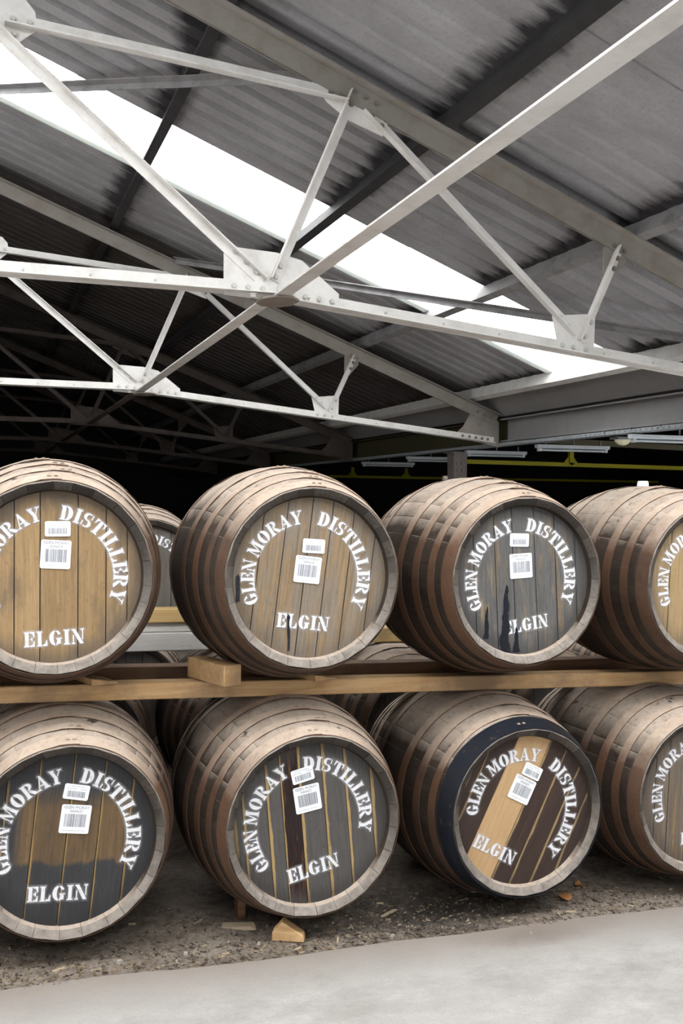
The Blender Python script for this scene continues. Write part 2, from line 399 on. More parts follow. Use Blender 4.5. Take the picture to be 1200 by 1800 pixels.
# ------------------------------------------------------------------ roof steelwork
def Lsec(a, b, t): return [(0, 0), (a, 0), (a, t), (t, t), (t, b), (0, b)]
def angle_xz(mb, p0, p1, leg, out, y, t=.006, flip=False, up=True):
    """angle bar in a truss plane from (x,z) p0 to p1; flat leg in the plane, other leg standing out by 'out' towards -y"""
    d = Vector((p1[0] - p0[0], 0, p1[1] - p0[1])).normalized()
    n = Vector((-d.z, 0, d.x))
    if flip: n = -n
    c = -leg / 2
    sec = [(c, 0), (c + leg, 0), (c + leg, -t), (c + t, -t), (c + t, -out), (c, -out)]
    mb.sweep(sec, (p0[0], y, p0[1]), (p1[0], y, p1[1]), n, (0, 1, 0))
bolt_mesh = {}
def get_bolt(mat):
    if mat.name not in bolt_mesh:
        mb = MB()
        w = [(.0155 * math.cos(k * PI / 6), .0155 * math.sin(k * PI / 6)) for k in range(12)]
        mb.prism(w, 0, -.003)
        h = [(.0115 * math.cos(k * PI / 3), .0115 * math.sin(k * PI / 3)) for k in range(6)]
        mb.prism(h, -.003, -.011)
        bolt_mesh[mat.name] = mb.mesh('bolt', mat)
    return bolt_mesh[mat.name]
def bolts(parent, pts, y, mat, s=1.0):
    for x, z in pts:
        o = inst('bolt', get_bolt(mat), parent, (x, y, z)); o.scale = (s, s, s)

G_NODE = [(1.132, 2.737), (1.133, 2.50), (1.727, 2.47), (1.727, 2.547), (1.53, 2.699), (1.396, 2.727)]
G_RIGHT = [(2.971, 2.523), (3.245, 2.551), (3.239, 2.36), (3.008, 2.37)]
G_TOPL = [(.00, 3.72), (.10, 3.78), (.209, 3.765), (.251, 3.716), (.259, 3.637), (.172, 3.56), (.05, 3.56)]
G_MID = [(1.578, 3.60), (1.66, 3.505), (1.773, 3.43), (1.96, 3.372), (2.0, 3.47), (1.80, 3.62)]
G_V2 = [(3.297, 2.93), (3.297, 2.767), (3.336, 2.735), (3.44, 2.849), (3.44, 2.93)]
G_EAVE = [(4.50, 2.245), (4.56, 2.30), (4.655, 2.46), (4.96, 2.36), (4.96, 2.10), (4.76, 2.14), (4.50, 2.18)]
def mx(p, m): return (2 * RIDGE_X - p[0], p[1]) if m else p
def make_truss(Y, dz, label, mats, detail):
    S, RF, BT, BD = mats
    root = empty('roof_truss', (0, Y, dz))
    tag(root, label, 'truss', 'steel roof trusses')
    for m in (False, True):
        # rafter: two angles back to back
        p0, p1 = (RIDGE_X, rz(RIDGE_X)), (4.95, rz(4.95))
        a, b = mx(p0, m), mx(p1, m)
        for s in (-1, 1):
            mb = MB()
            h = .11
            d = Vector((b[0] - a[0], 0, b[1] - a[1])).normalized(); n = Vector((-d.z, 0, d.x))
            if n.z < 0: n = -n
            sec = [(-h, s * .005), (0, s * .005), (0, s * .075), (-.008, s * .075), (-.008, s * .012), (-h, s * .012)]
            mb.sweep(sec, (a[0], 0, a[1]), (b[0], 0, b[1]), n, (0, 1, 0))
            mb.obj('rafter', RF, root)
        # bottom chord: level middle, cambered ends
        for (q0, q1) in ((( -1.22, 2.545), (1.40, 2.545)), ((1.40, 2.527), (4.90, 2.168))):
            a, b = mx(q0, m), mx(q1, m)
            for s in (-1, 1):
                mb = MB()
                d = Vector((b[0] - a[0], 0, b[1] - a[1])).normalized(); n = Vector((-d.z, 0, d.x))
                if n.z < 0: n = -n
                sec = [(-.030, s * .005), (.030, s * .005), (.030, s * .011), (-.024, s * .011), (-.024, s * .060), (-.030, s * .060)]
                mb.sweep(sec, (a[0], 0, a[1]), (b[0], 0, b[1]), n, (0, 1, 0))
                o = mb.obj('bottom_chord', S, root)
        # web members
        for nm, q0, q1, leg, out, fl in (('diagonal', (RIDGE_X + .06, 4.62), (1.325, 2.575), .050, .045, True), ('strut', (1.385, 2.585), (1.80, 3.57), .050, .040, True),
                                         ('diagonal', (1.86, 3.50), (3.115, 2.435), .052, .045, False), ('strut', (3.15, 2.39), (3.40, 2.93), .048, .045, True),
                                         ('strut', (.12, 3.665), (1.76, 3.545), .060, .050, False)):
            mb = MB(); angle_xz(mb, mx(q0, m), mx(q1, m), leg, out, -.004, flip=(fl != m))
            mb.obj(nm, RF if nm == 'x' else S, root)
        for poly, mt in ((G_NODE, S), (G_RIGHT, S), (G_TOPL, S), (G_MID, S), (G_V2, RF), (G_EAVE, RF)):
            mb = MB(); mb.prism([mx(p, m) for p in poly], -.004, .004)
            g = mb.obj('gusset_plate', mt, root)
            if m or not detail: continue
            if poly is G_NODE:
                bolts(g, [(1.181, 2.544), (1.252, 2.542), (1.325, 2.540), (1.474, 2.527), (1.546, 2.517), (1.618, 2.510), (1.687, 2.503)], -.012, BT)
                bolts(g, [(1.188, 2.712), (1.243, 2.667), (1.292, 2.62), (1.417, 2.66), (1.392, 2.603)], -.011, BT)
            elif poly is G_RIGHT: bolts(g, [(3.03, 2.362), (3.10, 2.355), (3.18, 2.347)], -.012, BT); bolts(g, [(3.015, 2.515), (3.066, 2.47), (3.215, 2.50), (3.175, 2.42)], -.011, BT)
            elif poly is G_TOPL: bolts(g, [(.155, 3.665), (.226, 3.66), (.16, 3.60)], -.011, BT)
            elif poly is G_MID:
                bolts(g, [(1.80, 3.580), (1.86, 3.556), (1.92, 3.530)], -.012, BD); bolts(g, [(1.674, 3.551), (1.729, 3.547), (1.897, 3.465), (1.951, 3.42), (1.785, 3.51)], -.011, BD)
            elif poly is G_V2: bolts(g, [(3.364, 2.94), (3.428, 2.914)], -.012, BD); bolts(g, [(3.385, 2.87), (3.36, 2.81)], -.011, BD)
            elif poly is G_EAVE: bolts(g, [(4.55, 2.205), (4.626, 2.198), (4.696, 2.190), (4.766, 2.183), (4.83, 2.176)], -.012, BD); bolts(g, [(4.72, 2.45), (4.79, 2.42), (4.86, 2.395)], -.012, BD)
        if detail and not m:   # packing rivets along the chord
            for k in range(9):
                x = -1.0 + k * .30
                if x < 1.05: bolts(root, [(x, 2.541)], -.0115, BT, .5)
            for k in range(8):
                x = 1.98 + k * .33; z = 2.527 - (x - 1.4) * .10257
                if not (2.95 < x < 3.25) and x < 4.5: bolts(root, [(x, z)], -.0115, BT, .5)
    return root
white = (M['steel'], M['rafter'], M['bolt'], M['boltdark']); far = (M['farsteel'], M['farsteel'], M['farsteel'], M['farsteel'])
make_truss(TRUSS_Y[0], 0, 'nearest white steel roof truss crossing the top of the picture', white, True)
make_truss(TRUSS_Y[1], -.05, 'second white steel roof truss, beyond the bright rooflight', white, True)
make_truss(TRUSS_Y[2], -.05, 'third roof truss, dark brown with shade in its colour, behind the white ones', far, True)
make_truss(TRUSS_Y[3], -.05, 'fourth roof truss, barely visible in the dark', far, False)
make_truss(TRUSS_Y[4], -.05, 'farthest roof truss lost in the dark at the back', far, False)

# purlins: angles on the rafters along the hall
for k, (x, mt, lab) in enumerate(((1.105, 'purlin_dark', 'near-black purlin crossing the rooflight at upper left'),
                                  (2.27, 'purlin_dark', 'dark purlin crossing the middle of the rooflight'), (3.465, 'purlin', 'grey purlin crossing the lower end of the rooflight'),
                                  (4.66, 'steel', 'pale grey eave purlin along the valley gutter'))):  # eave purlin in white steel: rooflight falling on it put into the colour
    for m in (False, True):
        if m: continue
        xx = 2 * RIDGE_X - x if m else x
        mb = MB(); zb = rz(x)
        sg = -1 if m else 1
        sec = [(0, 0), (.065, 0), (.065, .007), (.007, .007), (.007, .095), (0, .095)] if k != 3 else [(-.02, -.015), (.05, -.015), (.05, .095), (-.02, .095)]
        u = Vector((CT * sg, 0, -ST)); w = Vector((ST * sg, 0, CT))
        mb.sweep(sec, (xx, HALL_Y0, zb + .002), (xx, HALL_Y1, zb + .002), u, w)
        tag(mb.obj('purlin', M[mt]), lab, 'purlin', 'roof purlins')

# longitudinal ties under the chord nodes
for (ya, yb, mt, lab) in ((HALL_Y0, TRUSS_Y[0] - .02, 'steel', 'long white angle tie running overhead from the upper right corner'),
                          (TRUSS_Y[0] + .04, TRUSS_Y[1] - .02, 'steel', 'white angle tie between the two white trusses'),
                          (TRUSS_Y[1] + .04, TRUSS_Y[2] - .02, 'farsteel', 'dark brown tie with painted shade running on behind the second white truss'),
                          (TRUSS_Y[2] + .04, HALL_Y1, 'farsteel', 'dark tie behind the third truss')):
    mb = MB()
    xa, za, zb_ = 1.32, 2.455, 2.455
    if ya < 0: xa, za, zb_ = 1.362, 2.635, 2.493
    elif yb < TRUSS_Y[1]: za, zb_ = 2.485, 2.447
    sec = [(0, 0), (.075, 0), (.075, .055), (.068, .055), (.068, .008), (0, .008)]
    mb.sweep(sec, (xa, ya, za), (xa, yb, zb_), (1, 0, 0), (0, 0, 1))
    tag(mb.obj('longitudinal_tie', M[mt]), lab, 'steel tie', 'longitudinal ties')
for Y, dz, mt, lab in ((TRUSS_Y[0], 0, 'wplate', 'brown splice plate under the nearest truss node'), (TRUSS_Y[1], -.05, 'wplate', 'rusty splice plate under the second truss node')):
    r = tag(empty('splice_plate', (1.40, Y, 2.488 + dz)), lab, 'steel plate')
    mb = MB(); mb.prism([(-.045, -.13), (.05, -.13), (.10, -.06), (.10, .06), (.05, .13), (-.045, .13), (-.09, .06), (-.09, -.06)], -.006, .004, 'z')
    mb.obj('plate', M[mt], r)
    for (bx, by) in ((-.13, -.045), (.14, -.045)):
        o = inst('bolt', get_bolt(M['bolt']), r, (bx, by, .018), (PI / 2, 0, 0)); o.scale = (1.25, 1.6, 1.25)

# flat wind braces under the purlins, from the near truss up to the second one
def brace(p0, p1, lab):
    mb = MB(); p0, p1 = Vector(p0), Vector(p1)
    d = (p1 - p0).normalized(); nrm = Vector((ST, 0, CT)); s = d.cross(nrm).normalized(); nrm = s.cross(d)
    mb.sweep([(-.025, 0), (.025, 0), (.025, -.045), (.019, -.045), (.019, -.006), (-.025, -.006)], p0, p1, s, nrm)
    tag(mb.obj('wind_brace', M['purlin']), lab, 'brace', 'flat wind braces')
def rp(x, y, off=-.03): return (x, y, rz(x) + off)
brace(rp(1.60, 4.90), rp(-1.1, 8.98), 'flat steel brace crossing the rooflight at upper left')
brace(rp(4.85, 4.90, -.03), rp(1.66, 8.98), 'flat steel brace crossing the lower end of the rooflight')

# ------------------------------------------------------------------ valley gutter, beams, services
mb = MB(); mb.sweep([(0, 0), (.36, 0), (.62, .26), (.605, .265), (.355, .012), (.006, .012), (-.245, .25), (-.26, .245)], (4.99, HALL_Y0, 2.36), (4.99, HALL_Y1, 2.36), (1, 0, 0), (0, 0, 1))
tag(mb.obj('valley_gutter', M['gutter']), 'grey box gutter along the roof valley at right', 'gutter')
for (ya, yb, mt, lab) in ((HALL_Y0, TRUSS_Y[1], 'gutter', 'grey steel valley beam under the gutter at right'), (TRUSS_Y[1] + .01, HALL_Y1, 'yellowbeam', 'olive yellow valley beam running on into the dark')):
    mb = MB()
    sec = [(-.02, 0), (.16, 0), (.16, .012), (.075, .012), (.075, .218), (.16, .218), (.16, .23), (-.02, .23), (-.02, .218), (.065, .218), (.065, .012), (-.02, .012)]
    mb.sweep(sec, (5.0, ya, 2.105), (5.0, yb, 2.105), (1, 0, 0), (0, 0, 1))
    tag(mb.obj('valley_beam', M[mt]), lab, 'steel beam', 'valley beams')
tray = tag(empty('cable_tray', (4.955, 0, 2.062)), 'perforated galvanised cable tray under the valley beam', 'cable tray')
mb = MB(); mb.sweep([(0, 0), (.08, 0), (.08, .03), (.078, .03), (.078, .002), (0, .002)], (0, 4.6, 0), (0, 17, 0), (1, 0, 0), (0, 0, 1)); mb.obj('tray_base', M['galv'], tray)
# perforated lip: rungs between two rails
mb = MB(); mb.box(0, .002, 4.6, 17, .0, .009); mb.obj('tray_lip', M['galv'], tray)
mb = MB(); mb.box(0, .002, 4.6, 17, .021, .030); mb.obj('tray_lip', M['galv'], tray)
rung = MB(); rung.box(0, .002, -.022, .022, .009, .021); rung = rung.mesh('tray_web', M['galv'])
for k in range(120): inst('tray_web', rung, tray, (0, 4.66 + k * .07, 0))
cl = MB(); cl.box(-.012, .0, -.008, .008, .026, .042); cl = cl.mesh('clip', M['conduit'])
for k in range(16): inst('clip', cl, tray, (0, 5.0 + k * .37, 0))
mb = MB(); mb.sweep([(.02 * math.cos(a * PI / 4), .02 * math.sin(a * PI / 4)) for a in range(8)], (5.10, 4.6, 2.083), (5.10, 15, 2.083), (1, 0, 0), (0, 0, 1))
tag(mb.obj('conduit', M['conduit'], None, 40), 'grey cable conduit below the cable tray', 'conduit')
def batten(x0, x1, Y, lab):
    r = tag(empty('fluorescent_batten', (x0, Y, 2.0)), lab, 'light fitting', 'unlit batten lights')
    L = x1 - x0
    mb = MB(); mb.prism([(-.03, .05), (.03, .05), (.03, .03), (.02, .015), (-.02, .015), (-.03, .03)], 0, L, 'x'); mb.obj('body', M['lampwhite'], r)
    mb = MB(); mb.prism([(.013 * math.cos(a * PI / 4), -.001 + .011 * math.sin(a * PI / 4)) for a in range(8)], .03, L - .03, 'x'); mb.obj('tube', M['lampwhite'], r, 40)
    for x in (.02, L - .05):
        mb = MB(); mb.box(x, x + .03, -.02, .02, -.014, .02); mb.obj('lamp_holder', M['lampwhite'], r)
    for x in (.1, L * .5, L - .1):
        mb = MB(); mb.box(x, x + .012, -.006, .006, .05, .10); mb.obj('hanger', M['conduit'], r)
batten(5.03, 5.84, 8.44, 'nearest white batten light under the right beam, beside the bulkhead')
batten(4.95, 5.68, 9.75, 'second white batten light, beside the column head')
batten(4.98, 5.62, 11.40, 'third batten light, left of the column')
batten(5.10, 5.90, 13.25, 'farthest batten light in the dark behind the casks')
batten(4.95, 5.9, 6.86, 'grey shaded batten light at the right edge of the picture')
r = tag(empty('bulkhead_lamp', (5.12, 7.20, 2.0)), 'small cream bulkhead lamp under the right beam', 'lamp')
mb = MB()
for j in range(7):
    a = j / 6 * PI / 2
    mb.v += [(.075 * math.cos(a) * math.cos(k * PI / 8), .05 * math.cos(a) * math.sin(k * PI / 8), -.05 * math.sin(a) + .03) for k in range(16)]
mb.f = [(j * 16 + k, j * 16 + (k + 1) % 16, (j + 1) * 16 + (k + 1) % 16, (j + 1) * 16 + k) for j in range(6) for k in range(16)]
mb.obj('globe', M['lampcream'], r, 60)
mb = MB(); mb.box(-.085, .085, -.06, .06, .03, .05); mb.obj('base', M['conduit'], r)
mb = MB(); mb.box(-.07, -.05, -.01, .01, .05, .105); mb.obj('stem', M['conduit'], r)
r = tag(empty('steel_column', (5.0, 10.06, -.3)), 'grey brown steel column behind the third upper cask', 'column')
mb = MB(); mb.box(-.08, -.068, -.08, .08, 0, 2.33); mb.obj('flange', M['column'], r)
mb = MB(); mb.box(.068, .08, -.08, .08, 0, 2.33); mb.obj('flange', M['column'], r)
mb = MB(); mb.box(-.068, .068, -.078, -.062, 0, 2.33); mb.obj('web', M['column'], r)
mb = MB(); mb.box(-.11, .11, -.11, .11, 2.33, 2.345); mb.obj('cap_plate', M['column'], r)
bolts(r, [(-.03, 2.22), (.03, 2.22), (-.03, 2.14), (.03, 2.14)], -.078, M['boltdark'], 1.2)
def yellow_bar(x0, z0, x1, z1, Y, posts, lab, mt='yellow'):
    r = tag(empty('yellow_tie_bar', (x0, Y, z0)), lab, 'tie bar', 'far bay tie bars')
    mb = MB(); mb.sweep([(-.03, -.03), (.03, -.03), (.03, .03), (-.03, .03)], (0, 0, 0), (x1 - x0, 0, z1 - z0), (0, 1, 0), (0, 0, 1)); mb.obj('bar', M[mt], r)
    for px in posts:
        zz = (z1 - z0) * (px - x0) / (x1 - x0)
        mb = MB(); mb.box(px - x0 - .035, px - x0 + .035, -.03, .03, zz, zz + .24); mb.add([(px - x0 - .12, 0, zz + .03), (px - x0 + .12, 0, zz + .03), (px - x0 + .035, 0, zz + .14), (px - x0 - .035, 0, zz + .14)], [(0, 1, 2, 3)])
        mb.obj('post', M[mt], r)
yellow_bar(6.6, 2.085, 14.0, 2.02, 13.25, (8.5,), 'yellow tie bar above the right-hand upper casks')
yellow_bar(7.6, 2.10, 17.9, 2.08, 23.5, (8.8, 10.25), 'distant yellow tie bar above the middle upper casks')
yellow_bar(5.6, 2.16, 12.0, 2.02, 9.4, (), 'dim olive tie bar under the right end of the gutter', 'yellowbeam')
# dirty rooflight patch deep in the hall, far left
# ------------------------------------------------------------------ casks
CL, RH, RB = .88, .31, .393
def prof(d, rh=RH, rb=RB, L=CL): return rb - (rb - rh) * ((d - L / 2) / (L / 2)) ** 2
class CaskKit:
    def __init__(s, rh, rb, L):
        s.rh, s.rb, s.L = rh, rb, L
        s.staves = {}; s.hoops = []; s.ri = rh - .033
        P = lambda d: prof(d, rh, rb, L)
        st = [0, .004] + [L * k / 10 for k in range(1, 10)] + [L - .004, L]
        for wd in (11, 13.5, 16):
            h = math.radians(wd / 2); mb = MB(); rows = []
            for d in st:
                e = .003 if d in (0, L) else 0
                r = P(d) - e
                rows.append([(r2 * math.sin(a), d, r2 * math.cos(a)) for a, r2 in ((-h, r - .0009), (-h * .9, r), (h * .9, r), (h, r - .0009))])
            n = 4
            for rr in rows: mb.v += rr
            for j in range(len(rows) - 1):
                for i in range(3): mb.f.append((j * n + i, j * n + i + 1, (j + 1) * n + i + 1, (j + 1) * n + i))
            b = len(mb.v)
            for d, ri in ((.002, rh - .010), (.016, s.ri + .004), (.042, s.ri - .004)):
                mb.v += [(ri * math.sin(a), d, ri * math.cos(a)) for a in (-h * .985, -h * .33, h * .33, h * .985)]
            mb.f += [(0, b, b + 1, 1), (1, b + 1, b + 2, 2), (2, b + 2, b + 3, 3)] + [(b + 4 * j + i, b + 4 * j + 4 + i, b + 4 * j + 5 + i, b + 4 * j + 1 + i) for j in range(2) for i in range(3)]
            # side of the chime end so that joints read as gaps
            e = (len(rows) - 1) * n; b2 = len(mb.v)
            mb.v += [((s.ri) * math.sin(a), L, (s.ri) * math.cos(a)) for a in (-h, h)]
            mb.f.append((e, e + 1, e + 2, e + 3, b2 + 1, b2))
            s.staves[wd] = mb.mesh('stave', M['stave'], 35)
        for (d0, d1) in ((.003, .056), (.094, .128), (.18, .22), (.295, .338)):
            for mir in (0, 1):
                a0, a1 = (d0, d1) if not mir else (L - d1, L - d0)
                a0, a1 = a0 * (L / .88 if not mir else 1), a1 * (L / .88 if not mir else 1)
                mb = MB(); n = 96; t = .0026
                lap0 = random.uniform(-.2, .12)
                for k in range(n + 1):
                    a = lap0 + 2 * PI * k / n * 1.028
                    ex = .0024 if k > n - 3.4 else 0
                    for d, q in ((a0, 0), (a0, t), (a1, t), (a1, 0)):
                        r = P(d) + q + ex - .0005
                        mb.v.append((r * math.sin(a), d, r * math.cos(a)))
                for k in range(n):
                    for i in range(3): mb.f.append((k * 4 + i, k * 4 + i + 1, k * 4 + i + 5, k * 4 + i + 4))
                e = n * 4; mb.f.append((e, e + 1, e + 2, e + 3))
                me = mb.mesh('hoop', M['hoop'], 40)
                dm = (a0 + a1) / 2; rr = P(dm) + t + .0022
                rv = [(rr, lap0 + x, dm) for x in (.06, .125)]
                s.hoops.append((me, rv, mir))
        mb = MB()
        for k in range(2): pass
        ring = [(.008 * math.cos(k * PI / 3), .008 * math.sin(k * PI / 3)) for k in range(6)]
        mb.v = [(x, y, 0) for x, y in ring] + [(x * .5, y * .5, .0035) for x, y in ring]
        mb.f = [(k, (k + 1) % 6, (k + 1) % 6 + 6, k + 6) for k in range(6)] + [tuple(range(6, 12))]
        s.rivet = mb.mesh('rivet', M['hoop'])
        mb = MB(); mb.v = [(s.ri * math.sin(k * PI / 16), L - .03, s.ri * math.cos(k * PI / 16)) for k in range(32)]; mb.f = [tuple(range(32))]
        s.rear = mb.mesh('rear_head', M['stave'])
big = CaskKit(RH, RB, CL); small = CaskKit(.283, .355, .86)

# ---- stencil alphabet (heavy serif letters with bridges), unit height
def rc(x0, y0, x1, y1): return [(x0, y0), (x1, y0), (x1, y1), (x0, y1)]
def arc(cx, cy, rx, ry, ix, iy, a0, a1, n=12):
    o = [(cx + rx * math.cos(math.radians(a0 + (a1 - a0) * k / n)), cy + ry * math.sin(math.radians(a0 + (a1 - a0) * k / n))) for k in range(n + 1)]
    i = [(cx + ix * math.cos(math.radians(a0 + (a1 - a0) * k / n)), cy + iy * math.sin(math.radians(a0 + (a1 - a0) * k / n))) for k in range(n, -1, -1)]
    return o + i
STEM = [rc(.08, .07, .36, .93), rc(0, 0, .42, .08), rc(0, .92, .42, 1)]
ARM = [(.47, 0), (.82, 0), (.82, .38), (.75, .38), (.64, .14), (.47, .10)]
GLY = {
    'I': (.46, [rc(.09, .07, .37, .93), rc(0, 0, .46, .08), rc(0, .92, .46, 1)]),
    'L': (.82, STEM + [ARM]),
    'E': (.82, STEM + [ARM, [(x, 1 - y) for x, y in ARM][::-1], rc(.47, .46, .60, .55), rc(.58, .36, .66, .66)]),
    'O': (.98, [arc(.49, .5, .49, .5, .16, .42, 98, 262), arc(.49, .5, .49, .5, .16, .42, -82, 82)]),
    'G': (.98, [arc(.49, .5, .49, .5, .16, .42, 98, 262), arc(.49, .5, .46, .5, .22, .42, 28, 82, 6), arc(.49, .5, .40, .5, .14, .42, -82, -35, 6), rc(.60, .08, .88, .44), rc(.54, .40, .98, .48)]),
    'D': (.92, [rc(.08, .07, .36, .93), rc(0, 0, .40, .08), rc(0, .92, .40, 1), arc(.43, .5, .49, .5, .15, .40, -90, 90)]),
    'R': (.98, [rc(.08, .07, .36, .93), rc(0, 0, .42, .08), rc(0, .92, .40, 1), arc(.45, .74, .42, .26, .14, .17, -90, 90), [(.45, .44), (.60, .46), (.98, .08), (.98, 0), (.70, 0), (.45, .34)]]),
    'S': (.76, [arc(.37, .73, .37, .27, .12, .19, 55, 270), arc(.39, .27, .37, .27, .12, .19, -125, 90), rc(.63, .64, .71, .97), rc(.03, .03, .11, .36)]),
    'T': (.88, [rc(.30, .07, .58, 1), rc(.20, 0, .68, .08), [(0, 1), (0, .64), (.07, .64), (.14, .88), (.25, .91), (.25, 1)], [(.88, 1), (.63, 1), (.63, .91), (.74, .88), (.81, .64), (.88, .64)]]),
    'N': (1.0, [rc(.10, .07, .18, .62), rc(0, 0, .28, .08), [(0, 1), (.30, 1), (.92, .06), (.92, 0), (.66, 0), (.08, .90), (0, .92)], rc(.83, .28, .91, .93), rc(.72, .92, 1.0, 1)]),
    'M': (1.18, [rc(.10, .07, .17, .74), rc(0, 0, .27, .08), [(0, 1), (.30, 1), (.62, .22), (.52, .02), (.08, .90), (0, .92)], [(.60, .36), (.80, 1), (.86, .93), (.64, .24)], rc(.84, .07, 1.10, 1), rc(.74, 0, 1.18, .08), rc(.80, .92, 1.18, 1)]),
    'A': (1.02, [[(.40, 1), (.56, 1), (.94, .07), (.64, .07)], [(.12, .07), (.20, .07), (.46, .76), (.42, .90)], rc(.32, .27, .54, .36), rc(0, 0, .32, .08), rc(.54, 0, 1.02, .08)]),
    'Y': (1.02, [[(.05, .93), (.35, .93), (.63, .46), (.63, .07), (.36, .07), (.36, .44)], [(.62, .60), (.82, .93), (.90, .93), (.66, .52)], rc(0, .92, .43, 1), rc(.66, .92, 1.02, 1), rc(.25, 0, .74, .08)]),
}
def letter_meshes(words):
    """one mesh per letter: solid glyph plus a soft overspray fringe"""
    out = []; cnt = 0
    for text, place in words:
        total = sum(GLY[c][0] for c in text) + .16 * (len(text) - 1); x = 0
        for c in text:
            w, polys = GLY[c]; T = place(x, w, total); x += w + .16; cnt += 1
            vs, fs, fade = [], [], []; y = .00004 * (cnt % 5)
            for k, poly in enumerate(polys):
                area = sum(poly[i][0] * poly[(i + 1) % len(poly)][1] - poly[(i + 1) % len(poly)][0] * poly[i][1] for i in range(len(poly)))
                if area < 0: poly = poly[::-1]
                n = len(poly); b = len(vs)
                vs.extend([(*T(p), y - .00007 * k) for p in poly]); fade.extend([1.0] * n); fs.append(tuple(range(b, b + n)))
                for ring, (o0, f0, o1, f1) in enumerate(((0, .34, .06, .13), (.06, .13, .17, 0.0))):
                    def offs(o):
                        res = []
                        for i in range(n):
                            p, q, r = Vector(poly[i - 1]), Vector(poly[i]), Vector(poly[(i + 1) % n])
                            e1, e2 = q - p, r - q
                            if e1.length < 1e-6 or e2.length < 1e-6: res.append(tuple(q)); continue
                            n1, n2 = Vector((e1.y, -e1.x)).normalized(), Vector((e2.y, -e2.x)).normalized()
                            d = n1 + n2; d = d / max(.5, d.length_squared / 2) if d.length > 1e-4 else n1
                            res.append((q.x + d.x * o, q.y + d.y * o))
                        return res
                    b2 = len(vs); y2 = y + .0003 + .00005 * (2 * k + ring)
                    vs.extend([(*T(p), y2) for p in offs(o0)]); fade.extend([f0] * n)
                    vs.extend([(*T(p), y2) for p in offs(o1)]); fade.extend([f1] * n)
                    fs.extend([(b2 + i, b2 + n + i, b2 + n + (i + 1) % n, b2 + (i + 1) % n) for i in range(n)])
            me = bpy.data.meshes.new('stencil_letter')
            me.from_pydata([(a_, -.0012 + y_, b_) for a_, b_, y_ in vs], [], fs)
            at = me.attributes.new('fade', 'FLOAT', 'POINT'); at.data.foreach_set('value', fade)
            me.materials.append(M['spray']); out.append(me)
    return out
def arc_place(a0, a1, r, h, ox=0, oz=0, rot=0):
    span = math.radians(a0 - a1)
    def place(x, w, total):
        sx = span * (r + h / 2) / total
        ang = math.radians(a0) - span * (x + w / 2) / total - math.radians(rot)
        ca, sa = math.cos(ang), math.sin(ang)
        def T(p):
            u = (p[0] - w / 2) * sx; v = r + p[1] * h
            return (ox + ca * v + sa * u, oz + sa * v - ca * u)
        return T
    return place
def line_place(cx, cz, width, h, rot):
    a = -math.radians(rot); ca, sa = math.cos(a), math.sin(a)
    def place(x, w, total):
        sx = width / total
        def T(p):
            u = (x + p[0] - total / 2) * sx; v = (p[1] - .5) * h
            return (cx + u * ca - v * sa, cz + u * sa + v * ca)
        return T
    return place
def text_mesh(body, size, mat):
    cu = bpy.data.curves.new('print', 'FONT'); cu.body = body; cu.size = size; cu.align_x = 'CENTER'; cu.align_y = 'CENTER'; cu.resolution_u = 2
    o = bpy.data.objects.new('print', cu); col.objects.link(o)
    me = bpy.data.meshes.new_from_object(o.evaluated_get(bpy.context.evaluated_depsgraph_get()))
    bpy.data.objects.remove(o); bpy.data.curves.remove(cu); me.materials.clear(); me.materials.append(mat)
    me.transform(Matrix.Rotation(PI / 2, 4, 'X')); me.name = 'print'
    return me
def label_part(parent, x, z, rot, w, h, y, number=None, big_=True, seed=0):
    rn = random.Random(seed)
    r = inst('paper_label', None, parent) if False else None
    mb = MB(); c = .004
    mb.prism([(-w / 2 + c, -h / 2), (w / 2 - c, -h / 2), (w / 2, -h / 2 + c), (w / 2, h / 2 - c), (w / 2 - c, h / 2), (-w / 2 + c, h / 2), (-w / 2, h / 2 - c), (-w / 2, -h / 2 + c)], 0, -.0006)
    lab = mb.obj('paper_label', M['paper'], parent)
    lab.location = (x, y, z); lab.rotation_euler = (0, math.radians(rot), 0)
    mb = MB(); bx = -w * .36
    z0, z1 = (-h * .27, h * .18) if big_ else (-h * .34, h * .06)
    while bx < w * .36:
        bw = rn.choice((.0008, .0012, .0018, .0026)) * (1 if big_ else .8)
        mb.add([(bx, -.0009, z0), (bx + bw, -.0009, z0), (bx + bw, -.0009, z1), (bx, -.0009, z1)], [(0, 1, 2, 3)]); bx += bw + rn.choice((.0009, .0014, .002))
    tag(mb.obj('barcode', M['ink'], lab), kind='stuff')
    if number:
        o = inst('print', text_mesh('GLEN MORAY', w * .135, M['ink']), lab, (0, -.0009, h * .40)); o.scale = (1.0, 1, 1)
        inst('print', text_mesh(number, w * .125, M['ink']), lab, (0, -.0009, h * .27))
    mb = MB()
    for zz, a, b in (((-.40 * h, -.38, .38), (.44 * h, -.42, -.2)) if big_ else ((.36 * h, -.36, .34), (.20 * h, -.40, -.05), (.20 * h, .15, .4))):
        q = a * w
        while q < b * w:
            l = rn.uniform(.0015, .004); mb.add([(q, -.0009, zz - .0013), (q + l, -.0009, zz - .0013), (q + l, -.0009, zz + .0013), (q, -.0009, zz + .0013)], [(0, 1, 2, 3)]); q += l + .0012
    tag(mb.obj('fine_print', M['inklight'], lab), kind='stuff')

